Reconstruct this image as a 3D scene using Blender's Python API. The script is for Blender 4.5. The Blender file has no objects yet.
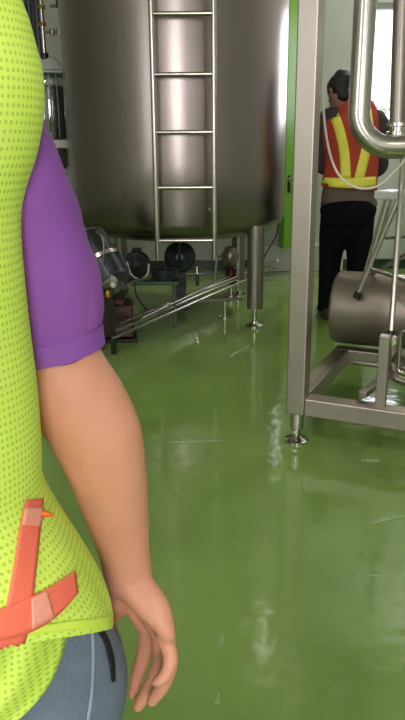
import bpy, bmesh, math, random
from mathutils import Vector, Matrix
from mathutils.bvhtree import BVHTree
random.seed(7)
C = bpy.context.scene.collection
PI = math.pi
# ------------------------------------------------------------------ camera
F = 690.0; TH = math.radians(17.1); PHI = math.radians(-0.5); CAMH = 1.2
def ray(px, py):
    x = (px-202.5)/F; y = (360-py)/F
    c, s = math.cos(PHI), math.sin(PHI)
    lx, ly = c*x-s*y, s*x+c*y
    a = PI/2-TH
    return Vector((lx, ly*math.cos(a)+math.sin(a), ly*math.sin(a)-math.cos(a)))
O = Vector((0, 0, CAMH))
def PY(px, py, Y):
    d = ray(px, py); return O+d*(Y/d.y)
def PZ(px, py, Z):
    d = ray(px, py); return O+d*((Z-CAMH)/d.z)
cd = bpy.data.cameras.new('camera'); cam = bpy.data.objects.new('camera', cd); C.objects.link(cam)
cd.sensor_fit = 'VERTICAL'; cd.sensor_height = 24; cd.lens = 24*F/720; cd.clip_start = .02
cam.matrix_world = Matrix.Translation(O) @ Matrix.Rotation(PI/2-TH, 4, 'X') @ Matrix.Rotation(PHI, 4, 'Z')
bpy.context.scene.camera = cam
bpy.context.scene.view_settings.view_transform = 'Standard'
bpy.context.scene.view_settings.look = 'None'

# ------------------------------------------------------------------ materials
def lin(c):
    return tuple(((v/255)/12.92 if v/255 <= .04045 else ((v/255+.055)/1.055)**2.4) for v in c)+(1,)
def new_mat(name):
    m = bpy.data.materials.new(name); m.use_nodes = True
    nt = m.node_tree; b = nt.nodes['Principled BSDF']
    return m, nt, b
def plain(name, col, rough=.6, metal=0., noise=.12, nscale=8., bump=0., bscale=60., spec=None, coat=0., stretch=None):
    m, nt, b = new_mat(name)
    N, L = nt.nodes, nt.links
    tc = N.new('ShaderNodeTexCoord'); mp = N.new('ShaderNodeMapping')
    L.new(tc.outputs['Object'], mp.inputs['Vector'])
    if stretch: mp.inputs['Scale'].default_value = stretch
    nz = N.new('ShaderNodeTexNoise'); nz.inputs['Scale'].default_value = nscale; nz.inputs['Detail'].default_value = 4
    L.new(mp.outputs[0], nz.inputs['Vector'])
    c = lin(col)
    mx = N.new('ShaderNodeMix'); mx.data_type = 'RGBA'
    mx.inputs[6].default_value = tuple(min(1, v*(1-noise*1.6)) for v in c[:3])+(1,)
    mx.inputs[7].default_value = tuple(min(1, v*(1+noise*1.6)) for v in c[:3])+(1,)
    L.new(nz.outputs['Fac'], mx.inputs[0]); L.new(mx.outputs[2], b.inputs['Base Color'])
    b.inputs['Metallic'].default_value = metal
    mr = N.new('ShaderNodeMapRange'); mr.inputs['To Min'].default_value = max(0, rough*.8); mr.inputs['To Max'].default_value = min(1, rough*1.2)
    L.new(nz.outputs['Fac'], mr.inputs['Value']); L.new(mr.outputs[0], b.inputs['Roughness'])
    if spec is not None: b.inputs['Specular IOR Level'].default_value = spec
    if coat: b.inputs['Coat Weight'].default_value = coat; b.inputs['Coat Roughness'].default_value = .1
    if bump:
        n2 = N.new('ShaderNodeTexNoise'); n2.inputs['Scale'].default_value = bscale; n2.inputs['Detail'].default_value = 3
        L.new(mp.outputs[0], n2.inputs['Vector'])
        bp = N.new('ShaderNodeBump'); bp.inputs['Strength'].default_value = bump; bp.inputs['Distance'].default_value = .01
        L.new(n2.outputs['Fac'], bp.inputs['Height']); L.new(bp.outputs[0], b.inputs['Normal'])
    return m
M = {}
M['steel_tank'] = plain('brushed_tank_steel', (148, 136, 132), .28, 1., .10, 1.2, .02, 3, stretch=(1, 1, .35))
M['steel_pipe'] = plain('polished_pipe_steel', (196, 188, 180), .22, 1., .06, 5)
M['steel_frame'] = plain('satin_frame_steel', (172, 160, 150), .42, 1., .08, 4)
M['steel_dull'] = plain('dull_steel', (150, 140, 130), .38, .9, .12, 6)
M['steel_cyl'] = plain('drum_steel', (150, 136, 126), .40, .85, .10, 5)
M['rubber'] = plain('black_rubber', (24, 24, 24), .5)
M['black'] = plain('black_plastic', (22, 24, 24), .35)
M['motor'] = plain('grey_blue_motor_paint', (58, 62, 70), .35, .3, .2, 20)
M['red_box'] = plain('dark_red_brown_enamel', (70, 28, 24), .25, .2, .5, 18)
M['brass'] = plain('brass', (170, 130, 60), .3, 1.)
M['white_plastic'] = plain('white_plastic', (205, 206, 200), .4)
M['wall'] = plain('painted_panel_wall', (204, 206, 196), .55, 0, .05, 1.5)
M['ceiling'] = plain('ceiling_paint', (190, 190, 180), .8)
M['base'] = plain('dark_green_coving', (38, 62, 40), .3)
M['door'] = plain('green_door_paint', (104, 160, 36), .35, 0, .06, 3)
M['winframe'] = plain('window_frame_grey', (190, 190, 190), .5)
M['cabinet'] = plain('brown_grey_cabinet', (92, 78, 76), .45)
M['green_stand'] = plain('green_stand_paint', (60, 92, 66), .4, .3)
M['skin'] = plain('skin_tan', (222, 154, 128), .48, 0, .13, 11, .06, 120, spec=.4)
M['skin2'] = plain('skin_worker', (150, 104, 84), .5)
M['lips'] = plain('lips', (150, 80, 70), .5)
M['eye'] = plain('eye_white', (225, 225, 220), .2)
M['hair'] = plain('black_hair', (16, 14, 16), .5, 0, .4, 60, .5, 90)
M['purple'] = plain('purple_shirt_cloth', (148, 86, 176), .8, 0, .24, 6, .15, 9)
M['purple_band'] = plain('purple_cuff_cloth', (142, 80, 172), .75, 0, .1, 9)
M['jeans'] = plain('blue_grey_denim', (110, 122, 142), .85, 0, .22, 14, .3, 300)
M['jeans_pale'] = plain('worn_denim_edge', (150, 164, 178), .85, 0, .2, 40)
M['dark_gap'] = plain('dark_pocket_lining', (14, 16, 24), .8)
nt_ = M['purple'].node_tree; mixn = [n for n in nt_.nodes if n.type == 'MIX'][0]
mixn.inputs[6].default_value = lin((112, 60, 160)); mixn.inputs[7].default_value = lin((168, 92, 176))
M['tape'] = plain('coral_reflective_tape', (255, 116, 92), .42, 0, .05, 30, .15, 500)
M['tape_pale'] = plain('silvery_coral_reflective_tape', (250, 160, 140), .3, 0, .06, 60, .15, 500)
M['orange'] = plain('orange_thread', (245, 120, 30), .7)
M['trouser'] = plain('black_trouser_cloth', (9, 9, 14), .9, 0, .2, 8, spec=.15)
M['brown_shirt'] = plain('dark_taupe_shirt_cloth', (64, 52, 54), .9, 0, .15, 9)
M['shirt_tail'] = plain('taupe_shirt_tail', (98, 82, 74), .9)
M['red_vest'] = plain('red_orange_vest_cloth', (176, 58, 42), .8, 0, .14, 10)
M['yellow'] = plain('yellow_reflective_band', (238, 228, 80), .6, 0, .08, 30)
M['shoe'] = plain('olive_grey_boot', (50, 46, 34), .6)
M['cable'] = plain('pale_cable', (206, 200, 190), .5)
M['black_cable'] = plain('black_cable', (20, 20, 22), .5)
M['leaf'] = plain('pale_leaf', (170, 180, 160), .8)
M['liquid'] = plain('dark_liquid_in_glass', (46, 56, 54), .08, 0, .3, 12)

def floor_mat():
    m, nt, b = new_mat('glossy_green_epoxy'); N, L = nt.nodes, nt.links
    tc = N.new('ShaderNodeTexCoord')
    n1 = N.new('ShaderNodeTexNoise'); n1.inputs['Scale'].default_value = 1.1; n1.inputs['Detail'].default_value = 5
    L.new(tc.outputs['Object'], n1.inputs['Vector'])
    r = N.new('ShaderNodeValToRGB'); e = r.color_ramp.elements
    e[0].position = .3; e[0].color = lin((112, 138, 72)); e[1].position = .72; e[1].color = lin((134, 162, 86))
    L.new(n1.outputs['Fac'], r.inputs[0]); L.new(r.outputs[0], b.inputs['Base Color'])
    n2 = N.new('ShaderNodeTexNoise'); n2.inputs['Scale'].default_value = 2.6; n2.inputs['Detail'].default_value = 5; n2.inputs['Distortion'].default_value = .8
    L.new(tc.outputs['Object'], n2.inputs['Vector'])
    wet = N.new('ShaderNodeMapRange'); wet.inputs['From Min'].default_value = .50; wet.inputs['From Max'].default_value = .66
    wet.inputs['To Min'].default_value = .09; wet.inputs['To Max'].default_value = .04
    L.new(n2.outputs['Fac'], wet.inputs['Value']); L.new(wet.outputs[0], b.inputs['Roughness'])
    # long ripples of the wet film and small grit
    n3 = N.new('ShaderNodeTexNoise'); n3.inputs['Scale'].default_value = 7; n3.inputs['Detail'].default_value = 2
    L.new(tc.outputs['Object'], n3.inputs['Vector'])
    n4 = N.new('ShaderNodeTexNoise'); n4.inputs['Scale'].default_value = 38; n4.inputs['Detail'].default_value = 2
    L.new(tc.outputs['Object'], n4.inputs['Vector'])
    bp = N.new('ShaderNodeBump'); bp.inputs['Strength'].default_value = .26; bp.inputs['Distance'].default_value = .01
    b2 = N.new('ShaderNodeBump'); b2.inputs['Strength'].default_value = .05; b2.inputs['Distance'].default_value = .004
    L.new(n3.outputs['Fac'], bp.inputs['Height']); L.new(n4.outputs['Fac'], b2.inputs['Height'])
    L.new(bp.outputs[0], b2.inputs['Normal']); L.new(b2.outputs[0], b.inputs['Normal'])
    b.inputs['IOR'].default_value = 1.45
    return m
M['floor'] = floor_mat()
def vest_mat():
    m, nt, b = new_mat('lime_mesh_fabric'); N, L = nt.nodes, nt.links
    tc = N.new('ShaderNodeTexCoord'); mp = N.new('ShaderNodeMapping')
    L.new(tc.outputs['UV'], mp.inputs['Vector'])
    vo = N.new('ShaderNodeTexVoronoi'); vo.inputs['Randomness'].default_value = .12; vo.inputs['Scale'].default_value = 1.
    vo.voronoi_dimensions = '2D'
    L.new(mp.outputs[0], vo.inputs['Vector'])
    mr = N.new('ShaderNodeMapRange'); mr.inputs['From Min'].default_value = .19; mr.inputs['From Max'].default_value = .31
    mr.inputs['To Min'].default_value = .34; mr.inputs['To Max'].default_value = 0
    L.new(vo.outputs['Distance'], mr.inputs['Value'])
    nz = N.new('ShaderNodeTexNoise'); nz.inputs['Scale'].default_value = 9
    L.new(tc.outputs['Object'], nz.inputs['Vector'])
    mx = N.new('ShaderNodeMix'); mx.data_type = 'RGBA'
    mx.inputs[6].default_value = lin((216, 246, 84)); mx.inputs[7].default_value = lin((232, 253, 120))
    L.new(nz.outputs['Fac'], mx.inputs[0]); L.new(mx.outputs[2], b.inputs['Base Color'])
    b.inputs['Roughness'].default_value = .75
    tr = N.new('ShaderNodeBsdfTransparent'); ms = N.new('ShaderNodeMixShader')
    L.new(mr.outputs[0], ms.inputs[0]); L.new(b.outputs[0], ms.inputs[1]); L.new(tr.outputs[0], ms.inputs[2])
    L.new(ms.outputs[0], N['Material Output'].inputs['Surface'])
    return m
M['vest'] = vest_mat()
M['hem'] = plain('lime_binding_tape', (222, 248, 90), .7, 0, .08, 12, .1, 60)
def glass_mat(name, gloss=.12, tint=(1, 1, 1, 1)):
    m, nt, b = new_mat(name); N, L = nt.nodes, nt.links
    g = N.new('ShaderNodeBsdfGlossy'); g.inputs['Roughness'].default_value = .03
    tr = N.new('ShaderNodeBsdfTransparent'); tr.inputs[0].default_value = tint
    ms = N.new('ShaderNodeMixShader'); ms.inputs[0].default_value = gloss
    L.new(tr.outputs[0], ms.inputs[1]); L.new(g.outputs[0], ms.inputs[2]); L.new(ms.outputs[0], N['Material Output'].inputs['Surface'])
    return m
M['pane'] = glass_mat('window_glass', .08)
M['glass'] = glass_mat('clear_vessel_glass', .22, (.8, .86, .84, 1))
def emis(name, col, s):
    m, nt, b = new_mat(name)
    b.inputs['Emission Color'].default_value = lin(col); b.inputs['Emission Strength'].default_value = s
    b.inputs['Base Color'].default_value = lin(col); return m
M['lamp'] = emis('lit_diffuser', (250, 250, 240), 6)

# ------------------------------------------------------------------ mesh helpers
def link(name, me, mat=None, parent=None):
    o = bpy.data.objects.new(name, me); C.objects.link(o)
    if mat: me.materials.append(M[mat] if isinstance(mat, str) else mat)
    if parent: o.parent = parent
    return o
def fin(name, bm, mat, parent=None, smooth=True, bevel=0, angle=35):
    bmesh.ops.recalc_face_normals(bm, faces=bm.faces)
    me = bpy.data.meshes.new(name); bm.to_mesh(me); bm.free()
    if smooth:
        for p in me.polygons: p.use_smooth = True
        me.set_sharp_from_angle(angle=math.radians(angle))
    o = link(name, me, mat, parent)
    if bevel:
        b = o.modifiers.new('bevel', 'BEVEL'); b.width = bevel; b.segments = 2; b.limit_method = 'ANGLE'
    return o
def tag(o, label=None, cat=None, group=None, kind=None):
    if label: o['label'] = label
    if cat: o['category'] = cat
    if group: o['group'] = group
    if kind: o['kind'] = kind
    return o
def empty(name, label, cat, loc=(0, 0, 0), rz=0, group=None):
    o = bpy.data.objects.new(name, None); C.objects.link(o); o.location = loc; o.rotation_euler = (0, 0, rz)
    o.empty_display_size = .1
    return tag(o, label, cat, group)
def box(bm, c, s, rz=0, R=None):
    mat = Matrix.Translation(Vector(c)) @ (R.to_4x4() if R is not None else Matrix.Rotation(rz, 4, 'Z')) @ Matrix.Diagonal((s[0], s[1], s[2], 1))
    return bmesh.ops.create_cube(bm, size=1, matrix=mat)
def bar(bm, a, b, w, h):
    """square bar from a to b"""
    a, b = Vector(a), Vector(b); d = b-a
    q = d.to_track_quat('Y', 'Z').to_matrix()
    box(bm, (a+b)/2, (w, d.length, h), R=q)
def tube(bm, pts, r, seg=16, cap=True, side=None, dome=False):
    """lofted tube; r: number, list of numbers or list of (along side, across) radii"""
    pts = [Vector(p) for p in pts]; n = len(pts)
    rs = [r]*n if isinstance(r, (int, float)) else list(r)
    rs = [(x, x) if isinstance(x, (int, float)) else x for x in rs]
    if dome:
        t0 = (pts[0]-pts[1]).normalized(); t1 = (pts[-1]-pts[-2]).normalized()
        m0 = min(rs[0]); m1 = min(rs[-1])
        pre = [(pts[0]+t0*m0*f, tuple(x*g for x in rs[0])) for f, g in ((.97, .25), (.8, .6), (.45, .89))]
        post = [(pts[-1]+t1*m1*f, tuple(x*g for x in rs[-1])) for f, g in ((.45, .89), (.8, .6), (.97, .25))]
        pts = [p for p, _ in pre]+pts+[p for p, _ in post]; rs = [x for _, x in pre]+rs+[x for _, x in post]; n = len(pts)
    rings = []; u = None
    for i, p in enumerate(pts):
        if i == 0: t = pts[1]-p
        elif i == n-1: t = p-pts[-2]
        else: t = (p-pts[i-1]).normalized()+(pts[i+1]-p).normalized()
        t = t.normalized() if t.length > 1e-9 else Vector((0, 0, 1))
        if side is not None: u = Vector(side)
        elif u is None: u = Vector((1, 0, 0)) if abs(t.x) < .9 else Vector((0, 1, 0))
        u = (u-t*u.dot(t)).normalized(); v = t.cross(u)
        rings.append([bm.verts.new(p+u*(rs[i][0]*math.cos(2*PI*k/seg))+v*(rs[i][1]*math.sin(2*PI*k/seg))) for k in range(seg)])
    for a, b in zip(rings, rings[1:]):
        for k in range(seg):
            bm.faces.new((a[k], a[(k+1) % seg], b[(k+1) % seg], b[k]))
    if cap: bm.faces.new(rings[0][::-1]); bm.faces.new(rings[-1])
    return rings
def curve_pts(pts, n=8):
    """Catmull-Rom through pts"""
    P = [Vector(p) for p in pts]; P = [P[0]*2-P[1]]+P+[P[-1]*2-P[-2]]
    out = []
    for i in range(1, len(P)-2):
        for k in range(n):
            t = k/n
            out.append(.5*((2*P[i])+(P[i+1]-P[i-1])*t+(2*P[i-1]-5*P[i]+4*P[i+1]-P[i+2])*t*t+(-P[i-1]+3*P[i]-3*P[i+1]+P[i+2])*t*t*t))
    out.append(P[-2]); return out
def lerp_list(rs, n):
    """radii resampled to curve_pts"""
    if any(isinstance(v, tuple) for v in rs): rs = [v if isinstance(v, tuple) else (v, v) for v in rs]
    out = []
    for a, b in zip(rs, rs[1:]):
        for k in range(n):
            t = k/n
            out.append(tuple(x+(y-x)*t for x, y in zip(a, b)) if isinstance(a, tuple) else a+(b-a)*t)
    out.append(rs[-1]); return out
def stube(bm, pts, rs, n=6, **kw):
    tube(bm, curve_pts(pts, n), lerp_list(rs, n) if isinstance(rs, (list, tuple)) else rs, **kw)
def bend(pts, rad, n=8):
    """polyline with rounded corners"""
    P = [Vector(p) for p in pts]; out = [P[0]]
    for i in range(1, len(P)-1):
        a = (P[i-1]-P[i]).normalized(); b = (P[i+1]-P[i]).normalized()
        ang = a.angle(b); d = rad/math.tan(ang/2); c = P[i]+(a+b).normalized()*(rad/math.sin(ang/2))
        s = P[i]+a*d-c; e = P[i]+b*d-c
        for k in range(n+1):
            out.append(c+s.normalized().slerp(e.normalized(), k/n)*rad)
    out.append(P[-1]); return out
def lathe(bm, prof, c=(0, 0, 0), seg=48, R=None):
    """prof: (r, z) list"""
    c = Vector(c); rings = []
    for r, z in prof:
        ring = []
        for k in range(seg):
            v = Vector((r*math.cos(2*PI*k/seg), r*math.sin(2*PI*k/seg), z))
            if R is not None: v = R @ v
            ring.append(bm.verts.new(c+v))
        rings.append(ring)
    for a, b in zip(rings, rings[1:]):
        for k in range(seg): bm.faces.new((a[k], a[(k+1) % seg], b[(k+1) % seg], b[k]))
    bm.faces.new(rings[0][::-1]); bm.faces.new(rings[-1])
def along(d):
    return Vector(d).to_track_quat('Z', 'Y').to_matrix()
def NB(): return bmesh.new()
def organic(name, bm, mat, parent=None, voxel=.006, smooth=4):
    """union of overlapping closed lofts, voxel-remeshed into one continuous skin"""
    bmesh.ops.recalc_face_normals(bm, faces=bm.faces)
    me = bpy.data.meshes.new(name); bm.to_mesh(me); bm.free()
    o = link(name, me, None, parent)
    r = o.modifiers.new('r', 'REMESH'); r.mode = 'VOXEL'; r.voxel_size = voxel; r.use_smooth_shade = True
    if smooth:
        s = o.modifiers.new('s', 'SMOOTH'); s.iterations = smooth; s.factor = .5
    dg = bpy.context.evaluated_depsgraph_get(); dg.update()
    nm = bpy.data.meshes.new_from_object(o.evaluated_get(dg)); o.modifiers.clear(); o.data = nm; nm.name = name
    nm.materials.clear(); nm.materials.append(M[mat])
    for p in nm.polygons: p.use_smooth = True
    return o

# ------------------------------------------------------------------ room
def slab(name, lo, hi, mat, parent=None, kind='structure', bevel=0):
    bm = NB(); lo, hi = Vector(lo), Vector(hi); box(bm, (lo+hi)/2, hi-lo)
    o = fin(name, bm, mat, parent, smooth=False, bevel=bevel)
    if kind and not parent: o['kind'] = kind
    return o
X0, X1, Y0, Y1, ZC = -3.2, 3.6, -3.4, 7.05, 4.9
slab('floor', (X0-.2, Y0-.2, -.1), (X1+.2, Y1+.2, 0), 'floor')
slab('ceiling', (X0-.2, Y0-.2, ZC), (X1+.2, Y1+.2, ZC+.1), 'ceiling')
def wall_with_holes(name, y, th, holes, mat='wall'):
    xs = sorted({X0, X1, *[h[0] for h in holes], *[h[1] for h in holes]}); bm = NB()
    for a, b in zip(xs, xs[1:]):
        hs = sorted([(h[2], h[3]) for h in holes if h[0] <= a+1e-6 and h[1] >= b-1e-6]); z = 0
        for h in hs+[(ZC, ZC)]:
            if h[0] > z+1e-4: box(bm, ((a+b)/2, y+th/2, (z+h[0])/2), (b-a, abs(th), h[0]-z))
            z = h[1]
    o = fin(name, bm, mat, smooth=False); o['kind'] = 'structure'; return o
WB = [(1.52, 3.3, 1.40, 2.47)]
WR = (-2.9, -.9, .9, 3.2)
wall_with_holes('wall_back', Y1, .2, WB)
WF = [(-.35, .75, .9, 3.4), (2.2, 3.2, .9, 3.4)]
wall_with_holes('wall_front', Y0-.2, .2, WF)
slab('wall_right', (X1, Y0-.2, 0), (X1+.2, Y1+.2, ZC), 'wall')
bm = NB()
for lo, hi in (((X0-.2, Y0-.2, 0), (X0, WR[0], ZC)), ((X0-.2, WR[1], 0), (X0, Y1+.2, ZC)), ((X0-.2, WR[0], 0), (X0, WR[1], WR[2])), ((X0-.2, WR[0], WR[3]), (X0, WR[1], ZC))):
    box(bm, (Vector(lo)+Vector(hi))/2, Vector(hi)-Vector(lo))
fin('wall_left', bm, 'wall', smooth=False)['kind'] = 'structure'
slab('baseboard_back', (X0, Y1-.03, 0), (X1, Y1, .10), 'base')
slab('baseboard_left', (X0, Y0, 0), (X0+.03, Y1-.03, .10), 'base')
slab('baseboard_right', (X1-.03, Y0, 0), (X1, Y1-.03, .10), 'base')
def window(n, x0, x1, z0, z1, y, muls):
    e = empty('window_%d' % n, None, None); e['kind'] = 'structure'
    bm = NB(); f = .05
    for a, b in (((x0, z0), (x1, z0+f)), ((x0, z1-f), (x1, z1)), ((x0, z0), (x0+f, z1)), ((x1-f, z0), (x1, z1))):
        box(bm, ((a[0]+b[0])/2, y, (a[1]+b[1])/2), (b[0]-a[0], .1, b[1]-a[1]))
    fin('window_frame', bm, 'winframe', e, smooth=False)
    for mx in muls:
        bm = NB(); box(bm, (mx, y, (z0+z1)/2), (.04, .08, z1-z0)); fin('mullion', bm, 'winframe', e, smooth=False)
    bm = NB(); box(bm, ((x0+x1)/2, y, (z0+z1)/2), (x1-x0-.06, .008, z1-z0-.06)); fin('pane', bm, 'pane', e, smooth=False)
    return e
window(1, *WB[0], Y1+.1, [2.2])
window(3, *WF[0], Y0-.1, [.2]); window(4, *WF[1], Y0-.1, [2.7])
e = window(2, WR[0], WR[1], WR[2], WR[3], 0, [-2.23, -1.57]); e.rotation_euler = (0, 0, PI/2); e.location = (X0-.1, 0, 0)  # unseen left window, added so the frame post's front face reflects bright
# door leaf standing ajar above a white threshold kerb
kerb = slab('trim_1', (.62, Y1-.14, 0.0), (1.42, Y1-.001, .265), 'white_plastic', bevel=.01)
d = empty('door_1', None, None); d['kind'] = 'structure'
hinge = Vector((1.10, Y1-.06, 0)); edge = Vector((.765, 6.62, 0)); dv = (edge-hinge); dl = dv.length; rz = math.atan2(dv.y, dv.x)
d.location = hinge; d.rotation_euler = (0, 0, rz)
bm = NB(); box(bm, (dl/2, 0, .275+1.55), (dl, .045, 3.1)); fin('door_leaf', bm, 'door', d, smooth=False, bevel=.004)
bm = NB(); box(bm, (dl-.06, .026, .87), (.035, .012, .16)); fin('lock_plate', bm, 'black', d, smooth=False, bevel=.003)
bm = NB(); tube(bm, bend([(dl-.06, .02, .91), (dl-.06, .07, .91), (dl-.17, .07, .91)], .015), .011, 10)
tube(bm, [(dl-.06, .02, .91), (dl-.06, .035, .91)], .024, 14)
fin('handle', bm, 'steel_pipe', d)

# ------------------------------------------------------------------ big storage tank
TX, TY, TR = -.172, 5.22, .782
tank = empty('storage_tank', 'large upright stainless steel tank on round legs with a ladder on its front', 'tank', (TX, TY, 0))
prof = [(.02, .565), (.30, .572), (.50, .592), (.64, .618), (.72, .648), (.765, .685), (TR, .73), (TR, 1.1), (TR, 2.2), (TR, 3.4), (TR, 3.62), (.70, 3.68), (.45, 3.76), (.15, 3.80), (.02, 3.80)]
bm = NB(); lathe(bm, prof, seg=96); fin('tank_shell', bm, 'steel_tank', tank, angle=50)
bm = NB()
for z in (2.45,): lathe(bm, [(TR-.01, z-.006), (TR+.003, z-.004), (TR+.003, z+.004), (TR-.01, z+.006)], seg=96)
fin('weld_seam', bm, 'steel_dull', tank)
for sx, sy in ((.54, -.52), (-.54, -.52), (.48, .56), (-.50, .54)):
    bm = NB(); tube(bm, [(sx, sy, .13), (sx, sy, .70)], .056, 28); leg = fin('leg', bm, 'steel_dull', tank)
    bm = NB(); tube(bm, [(sx, sy, .03), (sx, sy, .14)], .020, 16)
    lathe(bm, [(.062, 0.001), (.062, .010), (.03, .022), (.02, .04)], (sx, sy, 0), 28)
    fin('foot', bm, 'steel_pipe', leg)
lad = empty('ladder', None, None); lad.parent = tank
LY = 4.37-TY
lx0, lx1 = -.277-TX+.0, .081-TX
for x in (lx0, lx1):
    bm = NB(); tube(bm, [(x, LY, .525), (x, LY, 3.7), ], .0165, 14); tube(bm, bend([(x, LY, 3.69), (x, LY, 3.95), (x, LY+.35, 3.95), (x, LY+.35, 3.72)], .1), .0135, 14)
    r = fin('rail', bm, 'steel_pipe', lad)
    for z in (.80, 2.3, 3.3):
        bm = NB(); tube(bm, [(x, LY, z), (x, LY+.16, z)], .008, 10); fin('bracket', bm, 'steel_pipe', r)
for k in range(10):
    z = .643+k*.3236
    bm = NB(); tube(bm, [(lx0, LY, z), (lx1, LY, z)], .0130, 12); fin('rung', bm, 'steel_pipe', lad)

# ------------------------------------------------------------------ machine skid on the right
SK = math.radians(-25); so = Vector((.345, 2.70, 0))
skid = empty('equipment_frame', 'square tube stainless machine frame standing on round screw feet', 'frame', so, SK)
W = .078; ZB = .13
def sk(u, v, z):    # skid local to world
    return so+Matrix.Rotation(SK, 3, 'Z') @ Vector((u, v, z))
def loc(p): return Matrix.Rotation(-SK, 3, 'Z') @ (Vector(p)-so)
def skbar(name, a, b, w=W, h=W, mat='steel_frame', parent=skid, bv=.006):
    bm = NB(); bar(bm, a, b, w, h); return fin(name, bm, mat, parent, smooth=False, bevel=bv)
LEN, DEP = 1.7, .86
skbar('post', (.04, .04, ZB), (.04, .04, 2.15))
skbar('post', (LEN-.04, .04, ZB), (LEN-.04, .04, 2.15))
skbar('post', (LEN-.04, DEP-.04, ZB), (LEN-.04, DEP-.04, 2.15))
skbar('bottom_beam', (.079, .04, ZB+.039), (LEN-.079, .04, ZB+.039))
skbar('bottom_beam', (0, DEP-.04, ZB+.039), (LEN-.079, DEP-.04, ZB+.039))
skbar('bottom_beam', (.04, .079, ZB+.039), (.04, DEP-.079, ZB+.039))
skbar('bottom_beam', (LEN-.04, .079, ZB+.039), (LEN-.04, DEP-.079, ZB+.039))
skbar('cross_beam', (.62, .079, ZB+.045), (.62, DEP-.079, ZB+.045), .05, .05)
skbar('top_beam', (.079, .04, 2.11), (LEN-.079, .04, 2.11))
skbar('top_beam', (LEN-.04, .079, 2.11), (LEN-.04, DEP-.079, 2.11))
for u, v in ((.04, .04), (LEN-.04, .04), (LEN-.04, DEP-.04)):
    bm = NB(); tube(bm, [(u, v, .02), (u, v, ZB+.005)], .012, 16); tube(bm, [(u, v, .062), (u, v, ZB+.004)], .029, 20)
    tube(bm, [(u, v, .035), (u, v, .05)], .02, 6)
    lathe(bm, [(.052, .001), (.052, .008), (.03, .016), (.016, .03)], (u, v, 0), 28)
    fin('foot', bm, 'steel_pipe', skid)
# short bolted upright and struts on the front beam
pb = loc(PZ(381, 404, .21));
bm = NB(); bar(bm, (pb.x, .05, .20), (pb.x, .05, .50), .040, .040); sp = fin('short_upright', bm, 'steel_frame', skid, smooth=False, bevel=.004)
bm = NB(); R = along((0, 0, 1)); lathe(bm, [(.018, 0), (.018, .022), (.012, .03), (.004, .032)], (pb.x+.034, .045, .47), 14); fin('bolt', bm, 'steel_pipe', sp)
skbar('strut', (.30, .07, .235), (.42, .78, .235), .035, .03, 'steel_dull')
skbar('strut', (.17, .50, .235), (.60, .50, .235), .03, .02, 'steel_dull')

# horizontal stainless drum lying on the frame
cr = .186
c0 = sk(-.02, .885, .405)
drum = empty('horizontal_drum', 'horizontal stainless steel drum lying on the back of the machine frame', 'tank', c0, SK)
bm = NB(); Rx = along((1, 0, 0))
lathe(bm, [(.02, -.006), (.13, -.004), (cr-.014, 0), (cr-.004, .006), (cr, .02), (cr, .5), (cr, 1.28), (cr-.01, 1.30), (.02, 1.31)], (0, 0, 0), 64, Rx)
fin('drum_shell', bm, 'steel_cyl', drum, angle=50)
for x in (.95,):
    bm = NB(); lathe(bm, [(cr+.001, 0), (cr+.004, .004), (cr+.004, .036), (cr+.001, .04)], (x, 0, 0), 64, Rx); fin('strap', bm, 'steel_dull', drum)
    bm = NB(); box(bm, (x+.02, 0, -.20), (.05, .2, .045)); fin('saddle', bm, 'steel_frame', drum, smooth=False, bevel=.003)

# large bent product pipe in front of the window
pp = [PY(369, -60, 2.75), PY(357, 148, 2.72), PY(440, 147, 2.62)]
bigpipe = tag(fin('product_pipe', (lambda b: (tube(b, bend(pp, .13, 14), .041, 28), b)[1])(NB()), 'steel_pipe'),
    'thick polished steel pipe bending from vertical to horizontal in front of the window', 'pipe')
p2 = [PY(404, -60, 2.80), PY(397, 134, 2.76)]
bm = NB(); tube(bm, p2, .030, 24); q = tag(fin('riser_pipe', bm, 'steel_dull'), 'vertical steel pipe at the right edge dropping onto the bent pipe', 'pipe')
bm = NB(); lathe(bm, [(.042, 0), (.042, .012), (.030, .014), (.030, .03), (.042, .032), (.042, .044)], p2[1]+Vector((0, 0, -.004)), 24); fin('clamp_ring', bm, 'steel_pipe', q)
# tubular step stand leaning in front of the drum
st = empty('tubular_step_stand', 'thin tubular steel step stand with black rubber feet leaning on the drum', 'stand', (0, 0, 0))
def tb(name, a, b, r=.0095, mat='steel_pipe', parent=st):
    bm = NB(); tube(bm, [a, b], r, 12); return fin(name, bm, mat, parent)
f0 = PY(358, 294, 3.28); topa = PY(398, 200, 3.22)
lg = tb('leg', f0, topa, .0125)
dd = (f0-topa).normalized()
tb('rubber_foot', f0-dd*.01, f0+dd*.022, .019, 'rubber', lg)
lb, lt = PY(391, 332, 2.78), PY(404, 150, 3.0)
lg = tb('leg', lb, lt, .0125); dd = (lb-lt).normalized(); tb('rubber_foot', lb-dd*.005, lb+dd*.012, .017, 'rubber', lg)
tb('leg', PY(363, 278, 3.5), PY(388, 190, 3.4), .008)
tb('leg', PY(368, 278, 3.5), PY(394, 190, 3.4), .008)
tb('cross_tube', PY(368, 268, 3.3), PY(410, 282, 2.95))
tb('cross_tube', PY(367, 277, 3.45), PY(410, 252, 3.1))
tb('cross_tube', PY(386, 238, 3.3), PY(412, 236, 3.1), .008)
a, b = PY(381, 194, 3.36), PY(400, 195, 3.30)
bm = NB(); bar(bm, a, b, .16, .038); fin('step_pad', bm, 'white_plastic', st, smooth=False, bevel=.008)
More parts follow.
